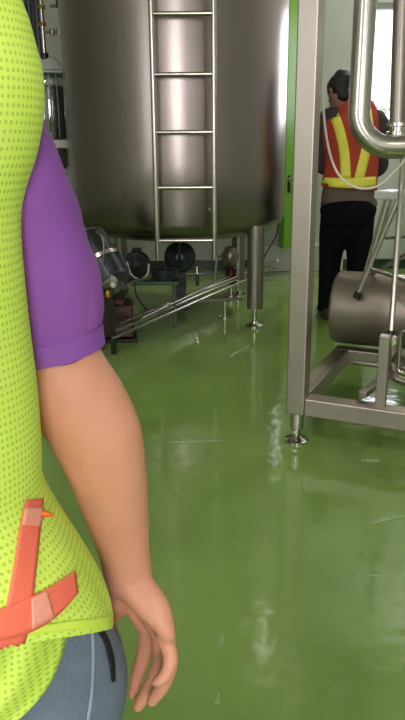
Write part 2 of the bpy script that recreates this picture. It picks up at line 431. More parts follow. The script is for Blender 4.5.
# thin pipes and fittings behind short upright
hp = empty('drain_pipework', 'small bent steel drain pipes beside the short bolted upright', 'pipe', (0, 0, 0))
bm = NB(); tube(bm, bend([PY(412, 332, 2.72), PY(401, 330, 2.74), PY(398, 372, 2.76), PY(412, 376, 2.72)], .02), .008, 12); fin('bent_tube', bm, 'steel_pipe', hp)
bm = NB(); tube(bm, bend([PY(393, 346, 3.0), PY(394, 378, 2.9), PY(412, 384, 2.85)], .03), .018, 14); fin('elbow', bm, 'steel_dull', hp)
bm = NB(); tube(bm, [PY(388, 372, 3.0), PY(402, 352, 2.9)], .022, 14); fin('valve_body', bm, 'steel_dull', hp)
# cable looping down the post
bm = NB(); cp = [PY(326, -40, 2.78), PY(325, 30, 2.78), PY(323, 95, 2.8), PY(327, 140, 2.8), PY(337, 172, 2.78), PY(355, 187, 2.74), PY(378, 186, 2.7), PY(398, 168, 2.66), PY(412, 150, 2.62)]
tube(bm, curve_pts(cp, 8), .0048, 8); tag(fin('cable', bm, 'cable'), 'thin white cable hanging down beside the frame post and looping right', 'cable')
# cabinet and wall box behind
cb = empty('control_cabinet', 'dark brown grey steel cabinet standing behind the machine frame at the right edge', 'cabinet', (0, 0, 0))
bm = NB(); box(bm, (2.05, 5.6, .93), (.62, .5, 1.70)); body = fin('cabinet_body', bm, 'cabinet', cb, smooth=False, bevel=.01)
bm = NB(); box(bm, (2.05, 5.34, .93), (.56, .02, 1.60)); dr = fin('door', bm, 'cabinet', cb, smooth=False, bevel=.006)
bm = NB(); tube(bm, bend([(1.83, 5.33, .9), (1.83, 5.29, .9), (1.83, 5.29, 1.05), (1.83, 5.33, 1.05)], .012), .007, 8); fin('handle', bm, 'steel_pipe', dr)
bm = NB(); box(bm, (2.05, 5.6, .04), (.56, .44, .08)); fin('plinth', bm, 'black', cb, smooth=False)

# ------------------------------------------------------------------ plant behind the tank, left
gv = PY(50, 105, 5.6)
sg = empty('glass_vessel', 'clear glass dome vessel on a white pedestal left of the big tank', 'vessel', (gv.x, gv.y, 0))
zt, zb = PY(50, 72, 5.6).z, PY(50, 142, 5.6).z
bm = NB(); lathe(bm, [(.19, zb), (.20, zb+.03), (.20, zt-.08), (.17, zt), (.10, zt+.05), (.05, zt+.07)], seg=40); fin('glass_body', bm, 'glass', sg)
bm = NB(); lathe(bm, [(.165, zb+.01), (.175, zb+.05), (.175, zt-.12), (.12, zt-.10)], seg=32); fin('dark_filling', bm, 'liquid', sg)
for k, a in enumerate((-2.2, -1.75, -1.35, -1.05, -.7)):
    bm = NB(); x, y = math.cos(a), math.sin(a)
    stube(bm, [(x*.10, y*.10, zt+.03), (x*.17, y*.17, zt-.03), (x*.185, y*.185, zt-.2), (x*(.183), y*.183, zb+.03+.05*(k % 3))], .0035, n=5, seg=6)
    fin('glass_highlight', bm, 'white_plastic', sg)  # white strands put in as highlight streaks on the glass
bm = NB(); lathe(bm, [(.05, zt+.06), (.185, zt-.01), (.19, zt-.02), (.13, zt+.035), (.055, zt+.10)], seg=36); fin('top_cap', bm, 'white_plastic', sg)
bm = NB(); lathe(bm, [(.17, zb-.05), (.22, zb-.045), (.22, zb+.012), (.19, zb+.015)], seg=40); fin('bottom_rim', bm, 'white_plastic', sg)
bm = NB(); lathe(bm, [(.05, zb-.22), (.16, zb-.14), (.17, zb-.05)], seg=32); fin('cone', bm, 'steel_dull', sg)
bm = NB(); lathe(bm, [(.20, .001), (.20, .05), (.15, .08), (.15, zb-.36), (.17, zb-.34), (.17, zb-.27), (.12, zb-.26), (.12, zb-.2), (.05, zb-.19)], seg=36); fin('pedestal', bm, 'white_plastic', sg)
# pipe with brass fittings above it
pt = PY(43, -70, 5.55); pb_ = PY(45, 62, 5.55)
pv = empty('overhead_pipe', 'narrow vertical pipe with brass fittings above the glass vessel', 'pipe', (0, 0, 0))
px_, py_ = pb_.x, pb_.y
zlo = PY(44, 66, 5.55).z;
bm = NB(); tube(bm, [(px_, py_, zlo), (px_, py_, ZC)], .016, 14); fin('pipe', bm, 'steel_pipe', pv)
for yy in (7, 24):
    z = PY(44, yy, 5.55).z
    bm = NB(); tube(bm, [(px_, py_, z-.012), (px_, py_, z+.012)], .028, 8); f = fin('brass_fitting', bm, 'brass', pv)
zz = PY(44, 32, 5.55).z
bm = NB(); tube(bm, [(px_, py_, zz), (px_+.13, py_-.01, zz)], .010, 10); tube(bm, [(px_+.07, py_, zz-.022), (px_+.07, py_, zz+.022)], .018, 12); tube(bm, [(px_+.12, py_-.01, zz-.03), (px_+.12, py_-.01, zz+.03)], .014, 12)
fin('side_valve', bm, 'steel_dull', pv)
z = PY(44, 62, 5.55).z; bm = NB(); tube(bm, [(px_, py_, z-.05), (px_, py_, z+.06)], .03, 14); fin('black_coupling', bm, 'black', pv)
# dark riser and wall cabinet to the far left
for i, (x, w, m, lb) in enumerate(((21, .045, 'steel_dull', 'grey riser pipe at the far left behind the shoulder'), (30, .035, 'motor', 'dark blue riser pipe left of the brass fitted pipe'), (37.5, .028, 'motor', 'dark blue riser pipe right beside the brass fitted pipe'))):
    p = PY(x, 20, (6.35, 6.1, 5.85)[i]); bm = NB(); tube(bm, [(p.x, p.y, .0), (p.x, p.y, ZC)], w, 16); o = tag(fin('riser_pipe', bm, m), lb, 'pipe')
    bm = NB(); lathe(bm, [(w+.025, .9), (w+.025, .93), (w, .935)], (p.x, p.y, 0), 20); fin('flange', bm, 'steel_dull', o)
a = PY(50, 6, 5.75)
bm = NB(); tube(bm, [a, a+Vector((.28, 0, 0))], .012, 10); tag(fin('branch_pipe', bm, 'steel_dull'), 'short horizontal branch pipe at the top left of the tank', 'pipe')
bm = NB(); lathe(bm, [(.035, -.05), (.04, -.03), (.04, .05), (.02, .07)], PY(61, 0, 5.5), 16); o = tag(fin('gauge', bm, 'black'), 'black gauge at the top left edge of the tank', 'gauge')

# ------------------------------------------------------------------ motor pump, lower left
mp = empty('motor_pump', 'grey motor pump with a black end cap beside the purple sleeve', 'pump', (0, 0, 0))
m0 = PY(87, 234, 4.15); m1 = PY(117, 290, 4.0)
ax = (m1-m0).normalized(); R = along(ax); Lm = (m1-m0).length
bm = NB(); lathe(bm, [(.06, 0), (.098, .02), (.108, .06), (.108, .17), (.10, .175)], m0, 36, R); fin('end_cap', bm, 'black', mp)
bm = NB(); lathe(bm, [(.106, .172), (.122, .176), (.122, .20), (.106, .204)], m0, 36, R); fin('band', bm, 'steel_pipe', mp)
bm = NB(); lathe(bm, [(.10, .20), (.116, .205), (.116, .33), (.10, .35), (.07, .37), (.06, .42)], m0, 36, R)
for k in range(14):
    aa = k*2*PI/14; v = R @ Vector((math.cos(aa)*.118, math.sin(aa)*.118, .26)); box(bm, m0+v, (.012, .012, .10), R=R @ Matrix.Rotation(aa, 3, 'Z'))
fin('motor_body', bm, 'motor', mp, angle=30)
bm = NB(); p = PY(111, 282, 3.95); lathe(bm, [(.02, -.04), (.045, -.03), (.045, .03), (.02, .04)], p, 20, along((1, -.6, .2))); fin('pump_head', bm, 'steel_pipe', mp)
bm = NB(); p = PY(113, 285, 3.86); lathe(bm, [(.012, -.01), (.016, 0), (.012, .012)], p, 14, along((0, -1, .2))); fin('cap_nut', bm, 'white_plastic', mp)
bm = NB(); p = PY(108, 294, 3.86); lathe(bm, [(.018, -.02), (.02, 0), (.012, .022)], p, 14); fin('copper_valve', bm, 'brass', mp)
bm = NB()
for q in (m0+ax*.08, m0+ax*.3): bar(bm, q, (q.x, q.y+.02, .001), .03, .05)
fin('support_leg', bm, 'black', mp, smooth=False)
bm = NB(); stube(bm, [PY(96, 232, 4.0), PY(102, 238, 3.95), PY(104, 250, 3.92), PY(103, 262, 3.92)], .005, n=6, seg=8); fin('lead_wire', bm, 'steel_dull', mp)
bb = PZ(119, 338, 0)
cx = empty('pump_gearbox', 'dark reddish brown machine box on the floor below the motor pump', 'machine', (bb.x-.03, bb.y, 0), math.radians(6))
bm = NB(); box(bm, (0, 0, .135), (.26, .22, .22)); fin('housing', bm, 'red_box', cx, smooth=False, bevel=.012)
bm = NB(); box(bm, (0, 0, .26), (.16, .15, .05)); fin('cover', bm, 'red_box', cx, smooth=False, bevel=.01)
bm = NB(); box(bm, (0, 0, .012), (.30, .25, .022)); fin('base_plate', bm, 'black', cx, smooth=False, bevel=.003)
bm = NB(); tube(bm, [(.0, -.10, .16), (.0, -.125, .16)], .045, 20); fin('side_flange', bm, 'red_box', cx)
bm = NB()
stube(bm, [PY(66, 214, 4.35), PY(76, 224, 4.3), PY(84, 232, 4.25), PY(94, 232, 4.22), PY(103, 236, 4.2), PY(112, 250, 4.15)], .011, n=8, seg=12)
tag(fin('white_hose', bm, 'cable'), 'white hose arching over the black end of the motor pump', 'hose')
bm = NB(); stube(bm, [PY(112, 293, 4.0), PY(124, 289, 4.05), PY(134, 281, 4.2), PY(150, 278, 4.5)], .009, n=8, seg=12)
tag(fin('steel_hose', bm, 'steel_pipe'), 'pale steel hose running from the motor pump toward the low green stand', 'hose')
bm = NB(); stube(bm, [PY(116, 272, 4.1), PY(122, 268, 4.1), PY(127, 262, 4.1)], .006, n=8, seg=10)

bm.free()

# ------------------------------------------------------------------ small gear under the tank
gs = PY(150, 279, 4.75)
zt = gs.z
stand = empty('low_stand', 'low green metal stand on thin legs under the tank carrying two pumps', 'stand', (gs.x, gs.y, 0))
bm = NB(); box(bm, (0, 0, zt-.012), (.40, .22, .024)); fin('stand_top', bm, 'green_stand', stand, smooth=False, bevel=.004)
for x in (-.17, .17):
    for y in (-.09, .09):
        bm = NB(); tube(bm, [(x, y, .001), (x, y, zt-.02)], .008, 8); fin('leg', bm, 'steel_dull', stand)
def small_pump(name, px, py, Y, r, label, mat='black', hub='motor', rz=0, base=None):
    p = PY(px, py, Y); b = p.z-r if base is None else base
    e = empty(name, label, 'pump', (p.x, p.y, b), rz)
    h = p.z-b
    bm = NB(); lathe(bm, [(r*.5, -.09), (r*.95, -.08), (r, -.05)]+[(r*(1.06 if k % 2 else .94), -.04+.011*(k//2*2+(k % 2))) for k in range(8)]+[(r, .05), (r*.8, .06)], (0, 0, h), 28, along((0, -1, .15)))
    box(bm, (0, .02, h+r*1.02), (r*.7, .08, r*.4)); mo = fin('motor', bm, mat, e)
    bm = NB(); lathe(bm, [(r*.75, .045), (r*.8, .06), (r*.55, .085), (r*.25, .11)], (0, 0, h), 24, along((0, -1, .15))); fin('volute', bm, hub, e)
    bm = NB(); tube(bm, bend([(0, -.09, h), (0, -.14, h), (0, -.14, h+r*1.15)], .02), .013, 12); fin('outlet', bm, hub, e)
    bm = NB(); box(bm, (0, 0, .004), (r*1.4, .12, .008)); box(bm, (0, 0, (h-r*.8)/2+.004), (r*.8, .06, max(.01, h-r*.7))); fin('mount', bm, mat, e, smooth=False)
    return e
small_pump('centrifugal_pump', 137, 264, 4.72, .085, 'black pump with a pale cable loop at the left end of the low green stand', base=zt)
small_pump('centrifugal_pump', 180, 257, 5.25, .112, 'largest black round pump, seen between the ladder rails under the tank', base=0)
bp = PY(165, 271, 4.72)
bm = NB(); lathe(bm, [(.05, 0), (.075, .006), (.092, .04), (.096, .075), (.086, .075), (.05, .03), (.01, .02)], (bp.x, bp.y, zt), 30); o = tag(fin('steel_bowl', bm, 'motor'), 'grey blue metal bowl housing on the low green stand', 'bowl')
bm = NB(); tube(bm, [(bp.x, bp.y, zt+.012), (bp.x, bp.y, zt+.09)], .012, 10); fin('spindle', bm, 'steel_pipe', o)
bm = NB(); stube(bm, [PY(127, 262, 4.6), PY(131, 274, 4.55), PY(139, 279, 4.55), (PY(147, 275, 4.55)), PY(149, 264, 4.6)], .006, n=8, seg=8)
tag(fin('cable_loop', bm, 'cable'), 'pale cable loop hanging in front of the left black pump', 'cable')
bm = NB(); stube(bm, [PY(170, 279, 4.6), PY(172, 290, 4.6), PY(169, 300, 4.55), PY(160, 308, 4.5)], .005, n=8, seg=8)
tag(fin('steel_hose', bm, 'steel_dull'), 'thin grey hose drooping to the floor right of the low green stand', 'hose')
bm = NB(); stube(bm, [PY(134, 281, 4.6), PY(136, 294, 4.6), PY(141, 303, 4.6), PY(147, 310, 4.5)], .005, n=8, seg=8)
tag(fin('steel_hose', bm, 'black_cable'), 'thin dark hose drooping to the floor left of the low green stand', 'hose')
# second stand with valves
vs = PZ(185, 305, 0)
e = empty('valve_stand', 'thin steel stand with small hand valves right of the low green stand', 'stand', (vs.x, vs.y, 0))
bm = NB(); tube(bm, [(0, 0, .001), (0, 0, .26)], .010, 10); lathe(bm, [(.05, .001), (.05, .006), (.012, .012)], (0, 0, 0), 20); fin('post', bm, 'steel_dull', e)
bm = NB(); tube(bm, [(-.12, 0, .25), (.16, 0, .25)], .012, 10); fin('cross_pipe', bm, 'steel_dull', e)
for x in (-.06, .10):
    bm = NB(); tube(bm, [(x, 0, .25), (x, 0, .31)], .012, 10); tube(bm, [(x-.04, 0, .31), (x+.04, 0, .31)], .007, 8); fin('valve', bm, 'steel_pipe', e)
bm = NB(); tube(bm, [(.10, -.01, .25), (.10, -.02, .16)], .013, 10); fin('black_handle', bm, 'black', e)
# bundle of long pipes on a T stand
ends = [((113, 338, .12), (273, 268, .15)), ((117, 330, .13), (268, 266, .15)), ((122, 323, .14), (262, 264, .15)), ((126, 321, .155), (276, 261, .175)), ((142, 318, .165), (252, 266, .18))]
names = ['front most long steel pipe of the bundle under the tank', 'second long steel pipe from the front of the bundle under the tank', 'middle long steel pipe of the bundle under the tank',
         'long steel pipe of the bundle with a white end cap behind the front leg', 'shortest upper steel pipe of the bundle under the tank']
for k, ((ax_, ay, az), (bx, by, bz)) in enumerate(ends):
    a, b = PZ(ax_, ay, az), PZ(bx, by, bz)
    bm = NB(); tube(bm, [a, b], .0105+.001*(k % 2), 12)
    o = tag(fin('long_pipe', bm, 'steel_pipe'), names[k], 'pipe', 'long pipes running back under the tank')
    d_ = (b-a).normalized(); bm = NB(); tube(bm, [b-d_*.01, b+d_*.03], .016, 12); fin('end_cap', bm, 'white_plastic' if k == 3 else 'steel_dull', o)
ts = PZ(225, 317, 0)
e = empty('pipe_stand', 'T shaped steel stand carrying the long pipe bundle', 'stand', (ts.x, ts.y, 0), .2)
bm = NB(); tube(bm, [(0, 0, .004), (0, 0, .125)], .012, 12); fin('post', bm, 'steel_pipe', e)
bm = NB(); lathe(bm, [(.048, .001), (.048, .007), (.014, .016)], (0, 0, 0), 24); fin('foot', bm, 'steel_pipe', e)
bm = NB(); bar(bm, (-.20, 0, .13), (.13, 0, .13), .03, .02); fin('cross_arm', bm, 'steel_dull', e, smooth=False, bevel=.003)
# red black valve column
vc = PZ(231, 296, 0)
e = empty('valve_column', 'valve column with a dark red body and steel head left of the front leg', 'valve', (vc.x, vc.y, 0))
bm = NB(); lathe(bm, [(.06, .001), (.06, .01), (.02, .015), (.02, .12)], (0, 0, 0), 24); fin('base', bm, 'steel_pipe', e)
bm = NB(); lathe(bm, [(.03, .10), (.045, .12), (.045, .24), (.03, .26)], (0, 0, 0), 24); fin('valve_body', bm, 'red_box', e)
bm = NB(); lathe(bm, [(.03, .25), (.045, .27), (.07, .31), (.07, .36), (.045, .41), (.015, .42)], (-.01, 0, 0), 24); fin('valve_head', bm, 'steel_dull', e)
bm = NB(); tube(bm, bend([(-.03, 0, .32), (-.12, -.02, .34), (-.14, -.03, .12)], .03), .012, 10); fin('side_tube', bm, 'steel_dull', e)
# cable hanging between tank and wall
bm = NB(); stube(bm, [PY(279, 222, 6.0), PY(276, 236, 6.1), PY(268, 250, 6.3), PY(262, 262, 6.4), PZ(259, 276, .007), PZ(252, 274, .007)], .006, n=8, seg=8)
tag(fin('cable', bm, 'black_cable'), 'thin dark cable drooping behind the right side of the tank', 'cable')
bm = NB(); stube(bm, [PZ(259, 264, .02), PZ(275, 262, .02), PZ(284, 268, .01)], .008, n=6, seg=8); bm.free()

# ------------------------------------------------------------------ people
def person_face(parent, c, fwd, up, s, skin, eyes=True):
    """face details: nose, eyes, lips, ears"""
    fwd = Vector(fwd).normalized(); up = Vector(up); up = (up-fwd*up.dot(fwd)).normalized(); rt = fwd.cross(up)
    def q(a, b, c2): return c+rt*a*s+fwd*b*s+up*c2*s
    for sx in (-1, 1):
        bm = NB(); lathe(bm, [(.002, -.011), (.008, -.008), (.0115, 0), (.008, .008), (.002, .011)], q(.032*sx, .086, .005), 14); fin('eye', bm, 'eye', parent)
    bm = NB(); stube(bm, [q(-.024, .092, -.062), q(0, .101, -.060), q(.024, .092, -.062)], [.004, .007, .004], n=4, seg=8, dome=True); fin('mouth', bm, 'lips', parent)
def head_bm(bm, c, fwd, up, s):
    fwd = Vector(fwd).normalized(); up = Vector(up); up = (up-fwd*up.dot(fwd)).normalized(); rt = fwd.cross(up)
    def q(a, b, c2): return c+rt*a*s+fwd*b*s+up*c2*s
    tube(bm, [q(0, .015, -.105), q(0, .012, -.08), q(0, .006, -.04), q(0, 0, .01), q(0, -.005, .06), q(0, -.008, .095)],
         [(.036*s, .05*s), (.052*s, .072*s), (.068*s, .086*s), (.077*s, .096*s), (.07*s, .088*s), (.042*s, .055*s)], 24, side=rt, dome=True)
    stube(bm, [q(0, .088, .02), q(0, .106, -.015), q(0, .112, -.028)], [.008*s, .011*s, .014*s], n=3, seg=10, dome=True)
    for sx in (-1, 1): stube(bm, [q(.078*sx, -.005, .018), q(.086*sx, -.012, 0), q(.078*sx, -.002, -.03)], [.012*s, .014*s, .009*s], n=3, seg=10, dome=True)

# ---------- far worker, seen from behind
WYP = 4.95
def W_(px, py, dy=0): return PY(px, py, WYP+dy)
body = NB()
hip = W_(348, 205); chest = W_(352, 135); neck = W_(342, 108, .03); hc = W_(340, 92, .04)
z_ank = .09
LF = PZ(326, 318, 0); LF = Vector((LF.x, LF.y, 0)); RF = Vector((1.12, 5.05, 0))
Lk = W_(330, 262, .06); Rk = W_(358, 262, .02)
Lh = hip+Vector((-.085, 0, -.05)); Rh = hip+Vector((.085, 0, -.05))
head_bm(body, hc, (-.45, .85, -.25), (0, .2, 1), .98)
stube(body, [hc+Vector((.0, 0, -.06)), neck, W_(346, 118)], [.052, .055, .075], n=4, side=(1, 0, 0), seg=20, dome=True)
stube(body, [W_(348, 112), W_(351, 125), chest, W_(350, 165), W_(348, 190), hip, hip+Vector((0, 0, -.08))],
      [(.11, .07), (.175, .095), (.18, .11), (.155, .10), (.155, .105), (.175, .125), (.15, .11)], n=5, side=(1, 0, 0), seg=32, dome=True)
for h, k, f in ((Lh, Lk, LF), (Rh, Rk, RF)):
    stube(body, [h, (h+k)/2+Vector((0, -.01, 0)), k, (k*.55+f*.45)+Vector((0, -.02, .04)), f+Vector((0, 0, z_ank))], [.09, .078, .056, .054, .036], n=5, seg=20, dome=True)
    stube(body, [f+Vector((0, -.04, .05)), f+Vector((0, .06, .045)), f+Vector((0, .17, .03))], [(.036, .04), (.042, .036), (.036, .022)], n=4, side=(1, 0, 0), seg=16, dome=True)
arms = []
for sx, sh, el, wr in ((-1, W_(328, 118), W_(322, 165, .10), W_(334, 172, .34)), (1, W_(377, 120), W_(381, 165, .10), W_(370, 178, .34))):
    stube(body, [W_(350, 118), sh, (sh+el)/2, el, (el+wr)/2, wr], [.06, .052, .046, .040, .036, .026], n=5, seg=18, dome=True)
    arms.append((sh, el, wr))
    hd = (wr-el).normalized(); up_ = Vector((0, 0, 1)); sd = hd.cross(up_).normalized()
    stube(body, [wr, wr+hd*.05, wr+hd*.085], [(.026, .018), (.038, .016), (.036, .013)], n=3, side=sd, seg=16, dome=True)
    for k in range(4):
        b_ = wr+hd*.085+sd*(-.028+.0187*k); ln = (.06, .072, .066, .052)[k]
        stube(body, [b_, b_+hd*ln*.6+up_*-.008, b_+hd*ln*.9+up_*-.03], [.0085, .008, .0065], n=3, seg=10, dome=True)
    stube(body, [wr+hd*.02-sd*.02*sx*-1, wr+hd*.05-sd*.055*sx*-1, wr+hd*.085-sd*.06*sx*-1+up_*-.01], [.012, .0105, .008], n=3, seg=10, dome=True)
worker = organic('person', body, 'skin2', voxel=.0065, smooth=3)
tag(worker, 'person seen from behind in black trousers and red vest with yellow bands', 'person')
person_face(worker, hc, (-.45, .85, -.25), (0, .2, 1), .98, 'skin2')
# hair
bm = NB(); fw = Vector((-.45, .85, -.25)).normalized(); up = Vector((0, .2, 1)); up = (up-fw*up.dot(fw)).normalized(); rt = fw.cross(up)
hq = lambda a, b, c: hc+rt*a+fw*b+up*c
tube(bm, [hq(0, -.034, -.03), hq(0, -.026, -.01), hq(0, -.014, .02), hq(0, -.012, .06), hq(0, -.006, .095), hq(0, 0, .112)],
     [(.060, .062), (.080, .080), (.091, .102), (.088, .105), (.066, .086), (.034, .046)], 24, side=rt, dome=True)
organic('hair', bm, 'hair', worker, .006, 2)
# shirt
bm = NB()
stube(bm, [W_(346, 113), W_(351, 124), chest, W_(350, 165), W_(348, 192), W_(348, 203)], [(.12, .08), (.185, .105), (.19, .12), (.168, .112), (.178, .122), (.195, .14)], n=5, side=(1, 0, 0), seg=32)
for sh, el, wr in arms: stube(bm, [W_(350, 120), sh, (sh+el)/2, el, (el+wr)/2, el.lerp(wr, .85)], [.065, .066, .060, .052, .045, .036], n=5, seg=18, dome=True)
organic('shirt', bm, 'brown_shirt', worker, .008, 2)
bm = NB(); stube(bm, [W_(348, 184), W_(348, 196), W_(349, 209)], [(.17, .12), (.188, .13), (.20, .145)], n=4, side=(1, 0, 0), seg=32); fin('shirt_tail', bm, 'shirt_tail', worker)
# trousers
bm = NB()
stube(bm, [W_(348, 196), W_(348, 203), hip+Vector((0, -.01, -.03)), hip+Vector((0, -.01, -.12))], [(.17, .12), (.182, .132), (.20, .155), (.18, .145)], n=5, side=(1, 0, 0), seg=32, dome=False)
stube(bm, [hip+Vector((0, -.01, -.06)), hip+Vector((0, -.02, -.16))], [(.14, .13), (.10, .11)], n=4, side=(1, 0, 0), seg=32, dome=True)
for h, k, f in ((Lh, Lk, LF), (Rh, Rk, RF)):
    stube(bm, [h+Vector((0, -.01, 0)), (h+k)/2, k, (k*.5+f*.5)+Vector((0, -.01, .03)), f+Vector((0, 0, .05))], [.105, .098, .080, .072, .064], n=5, seg=24, dome=False)
organic('trousers', bm, 'trouser', worker, .008, 3)
for f in (LF, RF):
    bm = NB(); stube(bm, [f+Vector((0, -.055, .045)), f+Vector((0, .03, .05)), f+Vector((0, .10, .045)), f+Vector((0, .19, .035))], [(.040, .045), (.046, .05), (.05, .042), (.042, .032)], n=4, side=(1, 0, 0), seg=18, dome=True)
    o = fin('boot', bm, 'shoe', worker)
# red vest with yellow bands projected on its back
vr = [(343, 103, .075, .07), (347, 108, .14, .10), (349, 113, .18, .125), (350, 122, .198, .145), (351, 138, .195, .146), (352, 155, .182, .138), (351, 172, .185, .138), (349, 188, .195, .142)]
bm = NB(); stube(bm, [W_(a, b) for a, b, _, _ in vr], [(c, d_) for _, _, c, d_ in vr], n=6, side=(1, 0, 0), seg=48, cap=False)
vest_far = fin('red_vest', bm, 'red_vest', worker)
so_ = vest_far.modifiers.new('s', 'SOLIDIFY'); so_.thickness = .004; so_.offset = -1
def drape(name, target, cols, mat, parent, off=.003, n=30, m=6, thick=.0015, uvs=None):
    """cloth strip laid on a target surface; cols: [(left px, left py, right px, right py)] along its length"""
    me = target.data; bvh = BVHTree.FromPolygons([v.co for v in me.vertices], [p.vertices for p in me.polygons])
    bm = NB(); rows = []
    L_ = curve_pts([(c[0], c[1], 0) for c in cols], n) if len(cols) > 2 else [Vector((cols[0][0], cols[0][1], 0)).lerp(Vector((cols[1][0], cols[1][1], 0)), k/n) for k in range(n+1)]
    R_ = curve_pts([(c[2], c[3], 0) for c in cols], n) if len(cols) > 2 else [Vector((cols[0][2], cols[0][3], 0)).lerp(Vector((cols[1][2], cols[1][3], 0)), k/n) for k in range(n+1)]
    last = None
    for a, b in zip(L_, R_):
        row = []
        for j in range(m+1):
            p = a.lerp(b, j/m); d = ray(p.x, p.y).normalized(); h = bvh.ray_cast(O, d)
            if h[0] is None:
                row.append(None); continue
            nn = h[1] if h[1].dot(d) < 0 else -h[1]
            row.append(bm.verts.new(h[0]+nn*off))
        rows.append(row)
    for r0, r1 in zip(rows, rows[1:]):
        for j in range(m):
            q = (r0[j], r0[j+1], r1[j+1], r1[j])
            if all(v is not None for v in q): bm.faces.new(q)
    bmesh.ops.delete(bm, geom=[v for v in bm.verts if not v.link_faces], context='VERTS')
    o = fin(name, bm, mat, parent)
    s = o.modifiers.new('s', 'SOLIDIFY'); s.thickness = thick; s.offset = 0
    return o
for cols in ([(326, 109, 336, 107), (333, 125, 343, 124), (339, 150, 349, 149), (341, 178, 351, 178)],
             [(364, 108, 371, 109), (366, 125, 373, 128), (361, 150, 370, 152), (354, 178, 364, 178)],
             ):
    drape('yellow_band', vest_far, cols, 'yellow', vest_far, .004, 8, 3)
drape('yellow_band', vest_far, [(318.5, 177, 318.5, 186), (335, 178, 335, 187.5), (350, 178, 350, 188), (366, 177, 366, 187), (375.5, 176.5, 375.5, 186)], 'yellow', vest_far, .005, 8, 3)

# ---------- near worker: back of a man whose right arm hangs at the left of the view
YB = .62
Xc = -.335
near = NB()
def N_(px, py, Y): return PY(px, py, Y)
# torso, hips, legs, head (most of it beyond the left of the view)
stube(near, [(Xc, YB+.04, 1.40), (Xc, YB+.03, 1.34), (Xc, YB+.02, 1.24), (Xc, YB+.01, 1.10), (Xc, YB, .98), (Xc, YB, .88), (Xc, YB, .80)],
      [(.08, .06), (.15, .08), (.155, .10), (.14, .10), (.135, .10), (.155, .11), (.13, .10)], n=5, side=(1, 0, 0), seg=32, dome=True)
stube(near, [(Xc, YB+.05, 1.52), (Xc, YB+.045, 1.44), (Xc, YB+.03, 1.36)], [.055, .055, .075], n=4, seg=20, dome=True)
nh = Vector((Xc, YB+.07, 1.585))
head_bm(near, nh, (-.2, 1, 0), (0, 0, 1), .98)
NL = []
for sx in (-1, 1):
    h = Vector((Xc+.085*sx, YB, .82)); k = Vector((Xc+.10*sx, YB+.02, .46)); f = Vector((Xc+.11*sx, YB, 0)); NL.append((h, k, f))
    stube(near, [h, (h+k)/2, k, (k+f)/2+Vector((0, -.015, .03)), f+Vector((0, 0, .09))], [.085, .078, .055, .05, .036], n=5, seg=20, dome=True)
    stube(near, [f+Vector((0, -.04, .05)), f+Vector((0, .06, .045)), f+Vector((0, .18, .03))], [(.036, .04), (.042, .036), (.036, .022)], n=4, side=(1, 0, 0), seg=16, dome=True)
# left arm (out of view)
sl = Vector((Xc-.19, YB+.03, 1.32)); ell = Vector((Xc-.25, YB+.02, 1.05)); wl = Vector((Xc-.24, YB+.10, .82))
stube(near, [(Xc-.08, YB+.03, 1.32), sl, (sl+ell)/2, ell, (ell+wl)/2, wl, wl+Vector((0, .02, -.08))], [.06, .056, .05, .043, .042, .028, (.016, .04)], n=5, seg=20, dome=True)
for k in range(4):
    b_ = wl+Vector((.0, -.01+.02*k, -.09)); stube(near, [b_, b_+Vector((.005, 0, -.04)), b_+Vector((.02, 0, -.07))], [.009, .0085, .007], n=3, seg=10, dome=True)
stube(near, [wl+Vector((.01, .03, -.03)), wl+Vector((.02, .06, -.06)), wl+Vector((.025, .065, -.09))], [.011, .010, .008], n=3, seg=10, dome=True)
# right arm
YA = .69
sd_ = (1, 0, 0)
Lr = lambda px: px/1000.0
arm = [((-22, 110), YA-.03, .048), ((-4, 160), YA-.02, .050), ((22, 230), YA-.01, .049), ((42, 300), YA, .046), ((52, 345), YA, .0455), ((64, 378), YA, .0495), ((80, 404), YA, .0505), ((97, 437), YA, .0495), ((108, 475), YA+.005, .0435), ((117, 515), YA+.01, .0365), ((124, 550), YA+.01, .0300), ((129, 580), YA+.01, .0285)]
def arm_pts(rows, extra=0): return [N_(a[0], a[1], y) for a, y, r in rows], [(r+extra, (r+extra)*.86) for a, y, r in rows]
ap, ar = arm_pts(arm)
stube(near, [(Xc+.06, YB+.03, 1.28)]+ap, [(.05, .05)]+ar, n=6, side=sd_, seg=36, dome=True)
# elbow point and forearm muscle, wrist bone
stube(near, [N_(70, 405, YA+.0), N_(84, 450, YA-.008), N_(101, 500, YA), N_(113, 540, YA+.005)], [.020, .029, .022, .014], n=5, seg=18, dome=True)
stube(near, [N_(106, 385, YA+.01), N_(118, 435, YA+.005), N_(126, 490, YA+.01)], [.016, .026, .016], n=5, seg=18, dome=True)
# palm
Kn = [N_(167, 642, .665), N_(167, 640, .685), N_(160, 634, .705), N_(147, 628, .722)]
wr_ = [N_(142, 584, .690), N_(137, 582, .697), N_(131, 582, .705), N_(124, 584, .71)]
md = [N_(160, 610, .672), N_(156, 610, .69), N_(147, 608, .706), N_(134, 606, .72)]
for a, b, c in zip(wr_, md, Kn): stube(near, [a, b, c], [.0145, .0135, .0118], n=5, seg=16, dome=True)
stube(near, [N_(131, 590, .685), N_(146, 606, .676), N_(161, 622, .664), N_(168, 634, .66)], [.015, .015, .0125, .010], n=5, seg=16, dome=True)
stube(near, [N_(122, 584, .70), N_(118, 596, .705), N_(114, 612, .71)], [.017, .016, .012], n=5, seg=16, dome=True)
